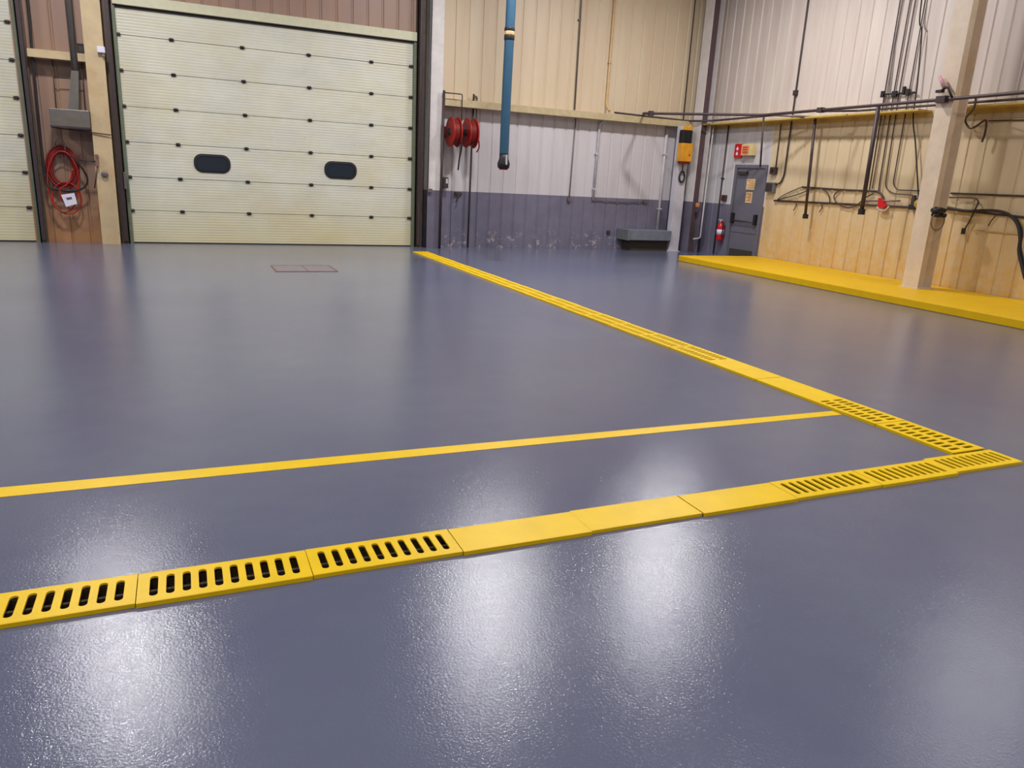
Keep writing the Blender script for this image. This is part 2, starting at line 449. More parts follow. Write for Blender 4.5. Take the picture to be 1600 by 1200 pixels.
obj('door_closer', f, M['dark_steel'], d3)
obj('kick_plate', bx(X - .01, X, 13.66, 14.45, .04, .21), M['olive_dark'], d3)
def notice(y0, y1, z0, z1, bandm, parent, rows):
    s = obj('notice', bx(X - .006, X, y0, y1, z0, z1), M['cream_sign'], parent)
    b = B(); h = (z1 - z0)
    for i in range(rows):
        zz = z1 - h * (.14 + .78 * i / rows); box(b, X - .008, X - .006, y0 + .03, y1 - .03 - .05 * (i % 2), zz - h * .3 / rows, zz)
    obj('printed_lines', b, bandm, s)
notice(13.86, 14.14, 1.57, 1.81, M['orange_sign'], d3, 4)
notice(13.90, 14.11, 1.28, 1.52, M['red_paint'], d3, 5)

# ------------------------------------------------------------------ drain grates and cover plates
def grate_mesh(name, L, W, slots, th=.008):
    """flat bar grating: outline with rounded slots, extruded (local coords, length along x, centre at 0)"""
    cu = bpy.data.curves.new(name, 'CURVE'); cu.dimensions = '2D'; cu.fill_mode = 'BOTH'; cu.extrude = th / 2
    def spl(pts):
        s = cu.splines.new('POLY'); s.points.add(len(pts) - 1); s.use_cyclic_u = True
        for p, (a, b) in zip(s.points, pts): p.co = (a, b, 0, 1)
    spl([(-L / 2, -W / 2), (L / 2, -W / 2), (L / 2, W / 2), (-L / 2, W / 2)])
    for cx, cy, sx, sy in slots: spl(roundrect(cx, cy, sx, sy, min(sx, sy) * .49, 4))
    o = bpy.data.objects.new('tmp', cu); COL.objects.link(o)
    dg = bpy.context.evaluated_depsgraph_get(); dg.update()
    me = bpy.data.meshes.new_from_object(o.evaluated_get(dg)); bpy.data.objects.remove(o)
    me.name = name
    for v in me.vertices: v.co.z += th / 2
    me.materials.clear(); me.materials.append(M['yellow']); me.materials.append(M['dark'])
    b = bmesh.new(); b.from_mesh(me)
    for s in (-1, 1): box(b, -L / 2, L / 2, s * W / 2 - .006, s * W / 2 + .0005, -.012, th - .0004)
    if slots: box(b, -L / 2, L / 2, -.007, .007, -.026, -.012, mi=1)
    b.to_mesh(me); b.free(); return me
GL, GWD = .619, .212
ga = grate_mesh('grate_wide_slots', GL, GWD, [((k - 4.5) * .0565, 0, .029, .145) for k in range(10)])
gb = grate_mesh('grate_two_rows', .586, .30, [((k - 4.5) * .0535, .066 * s, .029, .092) for k in range(10) for s in (-1, 1)])
pla = grate_mesh('cover_plate_x', GL, GWD, []); plb = grate_mesh('cover_plate_y', .632, .30, [])
def place(me, name, x, y, rz, z, label, cat, group):
    o = link(name, me); o.location = (x, y, z); o.rotation_euler = (0, 0, rz); return tag(o, label, cat, group)
ORD = ['first', 'second', 'third', 'fourth', 'fifth', 'sixth', 'seventh', 'eighth', 'ninth', 'tenth', 'eleventh', 'twelfth', 'thirteenth', 'fourteenth', 'fifteenth', 'sixteenth']
xc = -.23 - .622 / 2 - .622 * 2
rowx = [('g', 'yellow slotted drain grate beyond the left edge of the photo, outermost'),
        ('g', 'yellow slotted drain grate just beyond the left edge of the photo'),
        ('g', 'yellow slotted drain grate cut off by the left edge of the photo'),
        ('g', 'yellow slotted drain grate in the near row, second from the left edge'),
        ('g', 'yellow slotted drain grate in the near row, touching the left end of the plain plates'),
        ('p', 'plain yellow cover plate in the near row, next to the left slotted grates'),
        ('p', 'plain yellow cover plate in the near row, middle one with a glare spot'),
        ('p', 'plain yellow cover plate in the near row, next to the right slotted grates'),
        ('g', 'yellow slotted drain grate in the near row, just right of the plain plates'),
        ('g', 'yellow slotted drain grate in the near row, last before the corner grate'),
        ('g', 'yellow slotted drain grate forming the sharp right corner of the drain line')]
for i, (k, lab) in enumerate(rowx):
    if i < 2: continue   # wholly outside the frame
    x = -.23 - .311 + (i - 2) * .6225
    if i >= 8: x = 2.872 + .305 + (i - 8) * .6125
    elif i == 7: x = 2.262 + .302
    sc = (.598 / GL if i == 7 else .611 / GL if i > 7 else 1)
    o = place(ga if k == 'g' else pla, 'drain_grate' if k == 'g' else 'cover_plate', x, 2.779 + (.004, -.004, .006, -.003)[i % 4] + (.010 if i == 10 else 0), random.uniform(-.004, .004), .009 + .002 * (i % 2),
              lab, 'drain grate' if k == 'g' else 'drain cover', 'near row drain grates' if k == 'g' else 'near row cover plates')
    o.scale.x = sc
y = 2.925; n = 0
def cx(yy): return 4.546 - .0085 * (yy - 3)
seq = [('g', 'two-row slotted yellow drain grate touching the corner grate'), ('g', 'two-row slotted yellow drain grate where the painted stripe ends'),
       ('p', 'plain yellow cover plate in the receding drain, just beyond the painted stripe'), ('p', 'plain yellow cover plate in the receding drain, farther of the two')]
for k in range(16):
    lab = 'two-row yellow drain grate, %s beyond the plain plates toward the door' % ORD[k] if k else 'two-row yellow drain grate directly beyond the farther plain plate'
    if k == 15: lab = 'two-row yellow drain grate at the far end of the line by the door track'
    seq.append(('g', lab))
for i, (k, lab) in enumerate(seq):
    L = .590 if k == 'g' else .636
    yc = y + L / 2; y += L
    place(gb if k == 'g' else plb, 'drain_grate' if k == 'g' else 'cover_plate', cx(yc) + random.uniform(-.004, .004), yc, math.pi / 2 + .0085 + random.uniform(-.003, .003), .009 + .002 * (i % 2),
          lab, 'drain grate' if k == 'g' else 'drain cover', 'receding drain grates' if k == 'g' else 'receding cover plates')
# end piece of paint
# ------------------------------------------------------------------ painted stripe, hatch, platform
bm = B()
st = [(-3.2, 3.905, 4.035), (-.86, 3.853, 3.976), (1.5, 3.826, 3.936), (4.37, 3.79, 3.88)]
lo0 = [bm.verts.new((a, b, 0)) for a, b, c in st]; hi0 = [bm.verts.new((a, c, 0)) for a, b, c in st]
lo1 = [bm.verts.new((a, b, .002)) for a, b, c in st]; hi1 = [bm.verts.new((a, c, .002)) for a, b, c in st]
for i in range(3):
    bm.faces.new((lo1[i], lo1[i + 1], hi1[i + 1], hi1[i])); bm.faces.new((lo0[i], lo0[i + 1], lo1[i + 1], lo1[i])); bm.faces.new((hi1[i], hi1[i + 1], hi0[i + 1], hi0[i]))
tag(obj('painted_stripe', bm, M['yellow']), 'narrow yellow stripe painted on the floor, running to the drain', 'floor stripe')
t = thing('floor_hatch', (1.77, 12.22, 0), 'rectangular two-leaf floor hatch with rusty edges before the cream door', 'floor hatch')
hx0, hx1, hy0, hy1 = 1.30, 2.22, 11.85, 12.60
for a, b in ((hx0 + .015, 1.765), (1.785, hx1 - .015)): obj('hatch_leaf', bx(a, b, hy0 + .02, hy1 - .02, 0, .004), M['hatch'], t)
f = bx(hx0 - .012, hx0 + .012, hy0, hy1, 0, .006); box(f, hx1 - .012, hx1 + .012, hy0, hy1, 0, .006); box(f, 1.766, 1.784, hy0, hy1, 0, .006)
box(f, hx0, hx1, hy0 - .012, hy0 + .014, 0, .006); box(f, hx0, hx1, hy1 - .014, hy1 + .012, 0, .006)
obj('hatch_frame', f, M['rust'], t)
f = bx(9.885, 11.985, -4, 13.53, 0, .12, bev=.012)
tag(obj('raised_platform', f, M['yellow2']), 'low yellow painted platform along the right wall', 'platform')

# ------------------------------------------------------------------ columns
def h_section(x0, x1, y0, y1, axis='X', tf=.016, tw=.012):
    """H section; axis X: flanges face +-x, web along x. axis Y: flanges face +-y. returns (flanges, web) boxes in plan"""
    if axis == 'X':
        c = (y0 + y1) / 2; return [(x0, x0 + tf, y0, y1), (x1 - tf, x1, y0, y1)], (x0 + tf, x1 - tf, c - tw / 2, c + tw / 2)
    c = (x0 + x1) / 2; return [(x0, x1, y0, y0 + tf), (x0, x1, y1 - tf, y1)], (c - tw / 2, c + tw / 2, y0 + tf, y1 - tf)
def column(x0, x1, y0, y1, z0, z1, axis, fm, wm, label, base=True):
    t = thing('steel_column', ((x0 + x1) / 2, (y0 + y1) / 2, z0), label, 'column')
    fl, wb = h_section(x0, x1, y0, y1, axis)
    for a in fl: obj('flange', bx(*a, z0, z1, bev=.002), fm, t)
    obj('web', bx(*wb, z0, z1), wm, t)
    if base: obj('base_plate', bx(x0 - .03, x1 + .03, y0 - .03, y1 + .03, z0, z0 + .018), fm, t)
    return t
column(4.86, 5.15, 15.72, 16.0, 0, HC, 'Y', M['col_white_grey'], M['col_white_grey'], 'white steel column with grey foot, right of the large cream door', base=False)
column(11.5, 11.80, 15.42, 15.74, 0, HC, 'X', M['col_white_grey'], M['col_web'], 'white H-shaped steel column with brown web darkened by painted shade, in the far corner', base=False)
t = column(-1.33, -1.03, 15.70, 16.0, 0, HC, 'Y', M['col_tan'], M['col_tan'], 'tan steel column between the two overhead doors', base=False)
t = column(11.14, 11.47, 8.62, 8.92, .12, HC, 'X', M['col_cream'], M['col_cream'], 'cream steel column standing on the yellow platform')
f = bx(11.09, 11.36, 15.60, 15.78, 0, 2.95, bev=.006)
t = thing('corner_post', (11.22, 15.7, 0), 'white square post under the yellow box, left of the corner column', 'post')
obj('post_body', f, M['white'], t); obj('base_plate', bx(11.06, 11.39, 15.57, 15.81, 0, .012), M['white'], t)

# ------------------------------------------------------------------ far corner equipment
t = thing('control_box', (11.17, 15.5, 2.1), 'orange-yellow box with black top on the white corner post', 'equipment box')
hs = obj('housing', bx(11.02, 11.33, 15.40, 15.598, 2.14, 2.56, bev=.015), M['orange'], t)
obj('bottom_cap', bx(11.06, 11.31, 15.42, 15.59, 2.09, 2.14, bev=.01), M['red_dark'], t)
obj('upper_section', bx(11.03, 11.30, 15.43, 15.598, 2.56, 2.86, bev=.02), M['black'], t)
obj('bracket', prism(B(), [(11.08, 2.86), (11.30, 2.86), (11.27, 2.98), (11.20, 2.90), (11.12, 2.95)], 15.45, 15.56), M['orange'], t)
obj('button', cyl(B(), (11.24, 15.385, 2.30), (11.24, 15.40, 2.30), .02), M['red_paint'], hs)
ring = smooth_path([(11.21 + .075 * math.sin(a), 15.555, 1.79 + .125 * math.cos(a)) for a in [k * math.pi / 4 for k in range(8)]], 4, True)
f = tube(B(), ring, .022, 8, closed=True); tube(f, [(11.21, 15.555, 1.91), (11.2, 15.56, 2.0), (11.2, 15.55, 2.09)], .012, 8)
tag(obj('cable_coil', f, M['black']), 'small black cable loop hanging below the orange-yellow box', 'cable')
t = thing('wall_cabinet', (10.5, 15.78, 0), 'long low grey metal box on a dark base against the back wall', 'metal box')
obj('cabinet_body', bx(9.83, 11.06, 15.52, 16.03, .26, .50, bev=.01), M['heater'], t)
obj('cabinet_base', bx(9.98, 11.05, 15.66, 16.03, 0, .26), M['olive_dark'], t)
obj('end_cap', bx(9.80, 9.86, 15.50, 16.03, .255, .505, bev=.006), M['grey_box'], t)

# fire extinguisher and signs on the far part of the right wall
t = thing('fire_extinguisher', (XR - .1, 14.73, .35), 'red fire extinguisher on the grey wall beside the exit door', 'fire extinguisher')
ex, ey = XR - .11, 14.73
cy_ = obj('cylinder', lathe(B(), [(.075, .36), (.085, .38), (.085, .68), (.07, .74), (.03, .77), (.025, .80)], (ex, ey, 0), n=20), M['red_paint'], t)
obj('label_band', lathe(B(), [(.0865, .50), (.0865, .62)], (ex, ey, 0), n=20), M['paper'], cy_)
f = bx(ex - .02, ex + .02, ey - .03, ey + .03, .80, .84); box(f, ex - .02, ex + .02, ey - .02, ey + .11, .84, .855)
obj('valve', f, M['light_steel'], t)
obj('hose', tube(B(), smooth_path([(ex - .02, ey - .03, .82), (ex - .04, ey - .12, .78), (ex - .03, ey - .12, .6), (ex - .03, ey - .1, .48)], 5), .012, 8), M['black'], t)
obj('wall_bracket', bx(ex + .08, XR, ey - .03, ey + .03, .45, .72), M['dark_steel'], t)
def wall_sign(y0, y1, z0, z1, dep, mat, name, label, cat):
    t = thing(name, (XR, (y0 + y1) / 2, z0), label, cat)
    obj('sign_body', bx(XR - dep, XR, y0, y1, z0, z1, bev=.004), mat, t); return t
t = wall_sign(14.40, 14.64, 2.27, 2.58, .06, M['red_paint'], 'wall_sign', 'small red sign with white marks high beside the exit door', 'sign')
f = B()
for z in (2.47, 2.36): prism(f, [(14.50, z), (14.54, z + .05), (14.58, z), (14.56, z - .03), (14.51, z - .03)], XR - .063, XR - .06, 'YZ')
obj('white_mark', f, M['paper'], t)
t = wall_sign(13.95, 14.33, 2.32, 2.56, .12, M['cream_sign'], 'lighted_sign', 'cream box sign with orange face above the exit door', 'sign')
sf = obj('sign_face', bx(XR - .126, XR - .12, 14.08, 14.30, 2.35, 2.53), M['orange_sign'], t)
f = B()
for k in range(3): box(f, XR - .129, XR - .126, 14.11, 14.27, 2.38 + .05 * k, 2.40 + .05 * k)
obj('lettering', f, M['red_paint'], sf)
t = thing('switch_box', (XR, 14.83, 1.29), 'small dark switch box on the paint line left of the exit door', 'switch box')
obj('box_body', bx(XR - .07, XR, 14.76, 14.90, 1.28, 1.42, bev=.006), M['dark_steel'], t); obj('switch_lever', bx(XR - .1, XR - .07, 14.80, 14.83, 1.34, 1.40), M['red_dark'], t)

# ------------------------------------------------------------------ pipes
def pipe(name, pts, r, mat, label, cat='pipe', rad=.08, straps=(), sm=False, ends=None, group=None):
    P = smooth_path(pts, 7) if sm else (bend(pts, rad) if len(pts) > 2 else [Vector(p) for p in pts])
    lowest = min(P, key=lambda v: v.z)
    if not straps and not ends:
        return tag(obj(name, tube(B(), P, r, 8), M[mat]), label, cat, group)
    t = thing(name, tuple(lowest), label, cat, group)
    obj('run', tube(B(), P, r, 8), M[mat], t)
    for s in straps:
        x, y, z, ax = s
        k = r + .012
        b = {'Y': lambda: bx(x - k, x + k, y - k, YB, z - .015, z + .015), 'X': lambda: bx(x - k, XR, y - k, y + k, z - .015, z + .015)}[ax]()
        obj('strap', b, M[mat], t)
    for e in ends or ():
        (x, y, z), (dx, dy, dz), em = e
        obj('fitting', bx(x - dx, x + dx, y - dy, y + dy, z - dz, z + dz, bev=.004), M[em], t)
    return t
Y1 = YB - .035
pipe('conduit', [(9.22, Y1, HC), (9.22, Y1, 3.30), (9.22, Y1 - .16, 3.15)], .028, 'tan_pipe', 'tan conduit on the cream upper back wall, right of the blue hose', straps=[(9.22, Y1, 4.2, 'Y'), (9.22, Y1, 6, 'Y')])
pipe('conduit', [(9.22, Y1 - .19, 3.02), (9.08, Y1, 2.86), (9.06, Y1, 1.14)], .030, 'light_steel', 'white double conduit dropping below the girt, middle of the white back wall', straps=[(9.06, Y1, 2.2, 'Y'), (9.06, Y1, 1.4, 'Y')])
pipe('conduit', [(8.36, Y1, HC), (8.40, Y1, 3.12)], .018, 'mid_steel', 'thin grey conduit on the cream upper wall, nearer the blue hose', straps=[(8.37, Y1, 5, 'Y')])
pipe('conduit', [(8.45, Y1, 2.95), (8.42, Y1, 1.18)], .012, 'mid_steel', 'thin grey conduit on white wall ending in small box at the paint line', ends=[((8.42, Y1, 1.14), (.045, .03, .05), 'mid_steel')])
pipe('conduit', [(11.37, Y1, HC), (11.40, Y1, 3.14)], .014, 'dark_steel', 'thin dark conduit on the cream wall left of the corner column')
pipe('conduit', [(10.96, Y1, 2.96), (10.96, Y1, .50)], .038, 'light_steel', 'pale pipe from the girt down to the long low grey box', straps=[(10.96, Y1, 2.3, 'Y'), (10.96, Y1, 1.0, 'Y')])
pipe('conduit', [(11.84, 15.38, 3.0), (11.82, 15.38, .35), (11.62, 15.38, .33)], .020, 'light_steel', 'thin pale pipe with bottom elbow at the far corner column', rad=.06)
pipe('conduit', [(XR - .04, 14.98, 3.0), (XR - .04, 14.98, .02)], .017, 'dark_steel', 'thin dark conduit left of the fire extinguisher', straps=[(XR - .04, 14.98, 1.8, 'X')])
tag(obj('junction_box', bx(11.60, 11.68, 15.36, 15.42, 1.10, 1.2, bev=.006), M['orange_sign']), 'tiny orange junction box low on the far corner column', 'junction box')
tag(obj('wall_outlet', bx(10.48, 10.58, YB - .05, YB, 1.12, 1.19, bev=.004), M['mid_steel']), 'small grey outlet box on the paint line above the long grey box', 'outlet')
tag(obj('wall_outlet', bx(9.52, 9.60, YB - .05, YB, .36, .44, bev=.004), M['dark_steel']), 'tiny dark outlet box low on the grey wall, left of the long box', 'outlet')
pipe('conduit', [(9.06, Y1, 1.155), (9.7, Y1, 1.13), (10.48, Y1, 1.15)], .010, 'mid_steel', 'thin horizontal cable along the grey and white paint line', sm=True)

# overhead pipe frame on the right
pipe('main_pipe', [(10.25, 16.0, 3.17), (9.55, 14.93, 3.08), (11.26, 13.0, 3.08), (11.08, 8.55, 3.08), (10.86, 4.5, 3.08), (10.7, 0, 3.08)], .027, 'dark_steel',
     'long dark overhead pipe running along the right wall past the column', rad=.1,
     ends=[((11.2, 11.4, 3.08), (.05, .06, .045), 'dark_steel'), ((11.065, 8.77, 3.08), (.05, .08, .05), 'dark_steel'), ((9.66, 14.80, 3.08), (.05, .05, .05), 'dark_steel')])
pipe('branch_pipe', [(9.35, 15.84, 3.13), (11.40, 15.84, 3.10), (11.44, 15.36, 3.08), (11.70, 15.2, 3.10), (11.70, 13.2, 3.12)], .022, 'dark_steel', 'dark pipe on the girt wrapping around the far corner')
pipe('branch_pipe', [(11.25, 12.9, 3.08), (11.78, 12.12, 3.03)], .022, 'mid_steel', 'short slanting pipe joining main pipe to the left drop pipe')
pipe('branch_pipe', [(11.19, 11.4, 3.06), (11.82, 11.1, 3.10), (11.82, 9.8, 3.10), (11.80, 3.0, 3.10)], .020, 'dark_steel', 'thinner dark pipe lying along the mustard girt on the right wall')
pipe('drop_pipe', [(11.78, 12.10, 3.0), (11.78, 11.98, 1.12)], .028, 'dark_steel', 'dark drop pipe in front of cream wall, nearest the exit door loops', 'drop pipe', ends=[((11.78, 11.97, 1.10), (.035, .045, .045), 'black')])
pipe('drop_pipe', [(11.13, 10.02, 3.05), (11.13, 10.0, 1.32)], .036, 'dark_steel', 'thick dark drop pipe hanging before the bundle of conduits', 'drop pipe', ends=[((11.13, 10.0, 1.29), (.042, .042, .05), 'black')])
pipe('drop_pipe', [(11.24, 12.99, 3.04), (11.24, 12.89, 2.03)], .020, 'dark_steel', 'short dark drop pipe hanging in front of the exit door', 'drop pipe')
# conduits fixed to the right wall
W = XR - .03
def wp(l, dx=0.): return [(W - dx, y, z) for y, z in l]
pipe('conduit', wp([(12.99, HC), (12.96, 3.60), (12.95, 1.92), (13.02, 1.74), (13.20, 1.70)]), .017, 'dark_steel', 'dark conduit with junction knob crossing the girt, near the exit door', rad=.12, ends=[((W, 12.96, 3.57), (.03, .05, .05), 'dark_steel')])
pipe('conduit', wp([(13.26, 2.96), (13.24, 2.05)]), .012, 'dark_steel', 'short thin conduit above the upper of two small grey boxes')
t = thing('switch_box', (XR, 13.27, 1.93), 'upper small grey switch box right of the exit door', 'switch box'); obj('box_body', bx(XR - .08, XR, 13.19, 13.36, 1.92, 2.07, bev=.008), M['dark_steel'], t); obj('switch_knob', cyl(B(), (XR - .1, 13.27, 2.0), (XR - .08, 13.27, 2.0), .025), M['black'], t)
t = thing('switch_box', (XR, 13.27, 1.52), 'lower grey switch box on the cream wall edge, right of the exit door', 'switch box'); obj('box_body', bx(XR - .1, XR, 13.16, 13.40, 1.54, 1.75, bev=.008), M['grey_box'], t); obj('box_cover', bx(XR - .108, XR - .1, 13.18, 13.38, 1.56, 1.73), M['dark_steel'], t)
pipe('conduit', wp([(10.72, HC), (10.69, 3.38), (10.66, 1.68)]), .011, 'dark_steel', 'leftmost thin conduit of the bundle left of the cream column')
pipe('conduit', wp([(10.62, HC), (10.66, 4.2), (10.60, 3.40), (10.60, 1.70)]), .010, 'mid_steel', 'second thin conduit of the bundle, nearly touching the leftmost one')
pipe('conduit', wp([(10.48, HC), (10.49, 3.37), (10.46, 1.80), (10.44, 1.62)]), .011, 'dark_steel', 'third conduit of the bundle, ending above the red valve')
pipe('conduit', wp([(10.38, HC), (10.38, 3.36), (10.32, 1.73), (10.12, 1.63), (9.66, 1.62), (9.66, 1.46)]), .010, 'dark_steel', 'fourth conduit of the bundle, turning right at the bottom to a black box', rad=.1)
pipe('conduit', wp([(10.19, HC), (10.17, 3.3), (10.16, 1.80), (10.05, 1.70), (9.58, 1.70)]), .010, 'dark_steel', 'fifth conduit of the bundle, upper one of two turning right', rad=.1)
pipe('hanging_cable', wp([(10.28, 8), (10.20, 4.86), (10.08, 4.32), (9.98, 3.49), (9.94, 2.93), (9.80, 2.5), (9.60, 1.82), (9.52, 1.54)], .06), .012, 'black', 'slack dark cable hanging to the brass ball beside the column', 'cable', sm=True)
pipe('conduit', wp([(9.56, HC), (9.49, 3.2), (9.36, 1.55)]), .013, 'mid_steel', 'left thin conduit of the pair close beside the cream column')
pipe('conduit', wp([(9.43, HC), (9.41, 3.2), (9.28, 1.5)]), .014, 'mid_steel', 'right thin conduit of the pair close beside the cream column')
f = B(); tube(f, [(W - .03, 10.72, 3.37), (W - .03, 10.25, 3.36)], .014, 8); box(f, W - .05, W, 10.40, 10.50, 3.31, 3.41, bev=.006); box(f, W - .05, W, 10.68, 10.74, 3.32, 3.43, bev=.006); box(f, W - .05, W, 10.24, 10.28, 3.33, 3.47)
tag(obj('valve_bar', f, M['black']), 'dark valve fittings joining conduits just above the girt, left one', 'valve')
f = B(); tube(f, [(W - .03, 10.19, 3.36), (W - .03, 10.0, 3.35)], .016, 8); box(f, W - .05, W, 10.14, 10.19, 3.31, 3.42, bev=.006)
tag(obj('valve_bar', f, M['black']), 'shorter dark valve fitting above the girt, right one', 'valve')
pipe('conduit', wp([(13.15, 1.37), (10.78, 1.40), (8.96, 1.42), (7.7, 1.37), (6.0, 1.33)]), .018, 'dark_steel', 'long horizontal conduit low on the cream right wall', rad=.02)
pipe('conduit', wp([(12.38, 1.68), (11.33, 1.66), (10.44, 1.66), (10.33, 1.58), (10.28, 1.46)]), .017, 'dark_steel', 'upper horizontal conduit ending in the red valve', rad=.08)
pipe('conduit', wp([(10.72, 1.47), (9.92, 1.51)], .03), .016, 'mid_steel', 'short horizontal rod beside the red valve')
pipe('cable', wp([(13.05, 1.39), (12.95, 1.46), (12.70, 1.57), (12.38, 1.68)]), .010, 'dark_steel', 'thin cable rising left from the long conduit to the upper one', 'cable', sm=True)
pipe('cable', wp([(13.03, 1.39), (12.45, 1.53), (12.1, 1.65), (11.85, 1.67), (11.64, 1.57), (11.56, 1.41)], .01), .011, 'dark_steel', 'thin cable arching over to the middle of the long conduit', 'cable', sm=True)
pipe('cable', wp([(11.36, 1.66), (11.48, 1.54), (11.40, 1.42), (11.2, 1.345), (11.05, 1.33), (10.88, 1.39), (10.72, 1.53), (10.55, 1.61)], .01), .012, 'dark_steel', 'sagging cable loop between the two horizontal conduits', 'cable', sm=True)
pipe('cable', wp([(12.48, 1.38), (12.46, 1.30), (12.52, 1.19)], .01), .009, 'dark_steel', 'short cable end dangling left of the dark drop pipe', 'cable', sm=True)
pipe('cable', wp([(11.80, 1.38), (11.74, 1.30), (11.80, 1.20)], .01), .009, 'dark_steel', 'short cable end dangling right of the dark drop pipe', 'cable', sm=True)
pipe('conduit', wp([(8.98, 1.68), (6.0, 1.69)]), .015, 'dark_steel', 'upper horizontal conduit right of the cream column')
pipe('hook_cable', wp([(9.0, 1.61), (8.57, 1.62), (8.45, 1.57), (8.47, 1.46), (8.52, 1.28), (8.59, 1.10)], .02), .013, 'dark_steel', 'dark cable bending down to a hook right of the cream column', 'cable', sm=True, ends=[((W - .02, 8.60, 1.08), (.015, .03, .05), 'black')])
pipe('black_hose', wp([(8.99, 1.45), (8.61, 1.41), (8.15, 1.44), (7.89, 1.40), (7.71, 1.26), (7.62, 1.05), (7.59, .85), (7.48, .61), (7.40, .45)], .06), .024, 'black', 'thick black hose drooping along the wall at the right edge', 'hose', sm=True)
pipe('black_hose', wp([(7.80, 1.38), (7.64, 1.18), (7.60, .93), (7.50, .70), (7.42, .5)], .03), .016, 'black', 'thinner black hose hanging beside the thick drooping one', 'hose', sm=True)
pipe('conduit', wp([(8.45, 1.11), (6.0, 1.12)]), .009, 'tan_pipe', 'thin tan wire low on the wall right of the column')
pipe('cable', wp([(8.10, 1.38), (8.16, 1.30), (8.2, 1.2)], .01), .009, 'dark_steel', 'short cable stub dangling right of the dark hook', 'cable', sm=True)
t = thing('red_valve', (W, 10.28, 1.36), 'red valve with white hose ring on the right wall', 'valve')
obj('valve_body', prism(B(), [(10.36, 1.54), (10.30, 1.54), (10.18, 1.40), (10.22, 1.36), (10.34, 1.38)], W - .08, W, 'YZ'), M['red_paint'], t)
obj('ring', tube(B(), smooth_path([(W - .05, 10.38, 1.38), (W - .05, 10.30, 1.33), (W - .05, 10.18, 1.33), (W - .05, 10.12, 1.40)], 5), .016, 8), M['light_steel'], t)
t = thing('black_box', (W, 9.58, 1.36), 'small black connector box left of the brass ball', 'connector')
obj('box_body', bx(W - .09, W, 9.47, 9.68, 1.37, 1.46, bev=.01), M['black'], t); obj('lug', bx(W - .05, W, 9.62, 9.68, 1.46, 1.62), M['dark_steel'], t)
f = B(); bmesh.ops.create_uvsphere(f, u_segments=14, v_segments=10, radius=.075); bmesh.ops.translate(f, verts=f.verts, vec=(W - .1, 9.48, 1.48))
tag(obj('brass_ball', f, M['girt2'], smooth=True), 'round brassy ball on the cable end beside the column', 'cable ball')
tag(obj('round_knockout', lathe(B(), [(.02, -.03), (.075, -.03), (.08, -.015), (.08, .025)], (XR - .03, 9.47, 1.15), 'X'), M['col_tan']), 'round tan disc on the wall below the brass ball', 'wall disc')
t = thing('wall_spotlight', (11.1, 8.55, 3.08), 'small pinkish spotlight tilted up on the overhead pipe by the column', 'spotlight')
obj('lamp_head', cyl(B(), (11.05, 8.88, 3.43), (11.05, 8.75, 3.25), .024, 12, .034), M['pinkish'], t)
f = B(); tube(f, [(11.05, 8.84, 3.20), (11.05, 8.70, 3.25), (11.06, 8.60, 3.10)], .018, 8); box(f, 11.01, 11.09, 8.77, 8.87, 3.18, 3.22)
obj('lamp_bracket', f, M['black'], t)
pipe('hook_cable', [(11.06, 8.2, 3.06), (11.6, 8.6, 2.98), (11.78, 8.84, 2.86), (11.86, 8.87, 2.78), (11.88, 8.80, 2.71), (11.88, 8.70, 2.74), (11.88, 8.56, 2.82), (11.88, 8.53, 2.64), (11.88, 8.55, 2.49)], .016, 'dark_steel', 'dark curled cable under the girt right of the cream column', 'cable', sm=True)
pipe('conduit', wp([(8.58, 2.82), (6.0, 2.76)]), .010, 'dark_steel', 'thin wire just below the girt at the right edge')
# things on the cream column
t = thing('coupling_cluster', (11.1, 8.5, 1.3), 'black hose couplings with brown cable ring on the cream column', 'coupling')
f = B()
for i, (dx, z) in enumerate(((-.10, 1.40), (-.03, 1.42), (.05, 1.41), (-.07, 1.33), (.08, 1.33))): cyl(f, (11.23 + dx, 8.618, z), (11.23 + dx, 8.50, z - .01), .035, 10)
obj('couplings', f, M['black'], t)
ring = [(11.24 + .15 * math.sin(a), 8.56, 1.23 + .145 * math.cos(a)) for a in [k * math.pi / 12 for k in range(24)]]
obj('cable_ring', tube(B(), ring, .010, 8, closed=True), M['rust'], t)

# ------------------------------------------------------------------ hose reels and posts
def reel(x0, x1, label):
    yc, zc, R = 15.60, 2.42, .295
    t = thing('hose_reel', ((x0 + x1) / 2, yc, zc - R), label, 'hose reel', 'red hose reels on the back wall')
    for x, s in ((x0, -1), (x1, 1)):
        prof = [(R, -.012), (R + .008, 0), (R, .012), (R - .03, .006), (.12, .006), (.10, .02), (.02, .02)]
        f = lathe(B(), [(.02, -.015)] + [(.11, -.015), (R - .03, -.008), (R, -.012)] + [(R + .008, 0), (R, .012), (.11, .010), (.02, .010)], (x, yc, zc), 'X', 32)
        obj('side_disc', f, M['red'], t)
    f = B(); n = 4
    for L, rr in ((0, .17), (1, .205), (2, .24)):
        for k in range(n):
            xx = x0 + .02 + (x1 - x0 - .04) * (k + .5) / n
            tube(f, [(xx, yc + rr * math.cos(a), zc + rr * math.sin(a)) for a in [q * math.pi / 14 for q in range(28)]], .019, 8, closed=True)
    obj('wound_hose', f, M['red_dark'], t)
    obj('hub', cyl(B(), (x0 - .05, yc, zc), (x1 + .05, yc, zc), .07, 16), M['black'], t)
    f = bx(x0 - .03, x1 + .03, yc + .30, yc + .33, zc - .12, zc + .12); box(f, x0 - .045, x0 - .03, yc - .04, yc + .33, zc - .04, zc + .04); box(f, x1 + .03, x1 + .045, yc - .04, yc + .33, zc - .04, zc + .04)
    box(f, x0, x1, yc + .33, YB, zc - .05, zc + .05)
    obj('mounting_bracket', f, M['red_dark'], t)
    return t
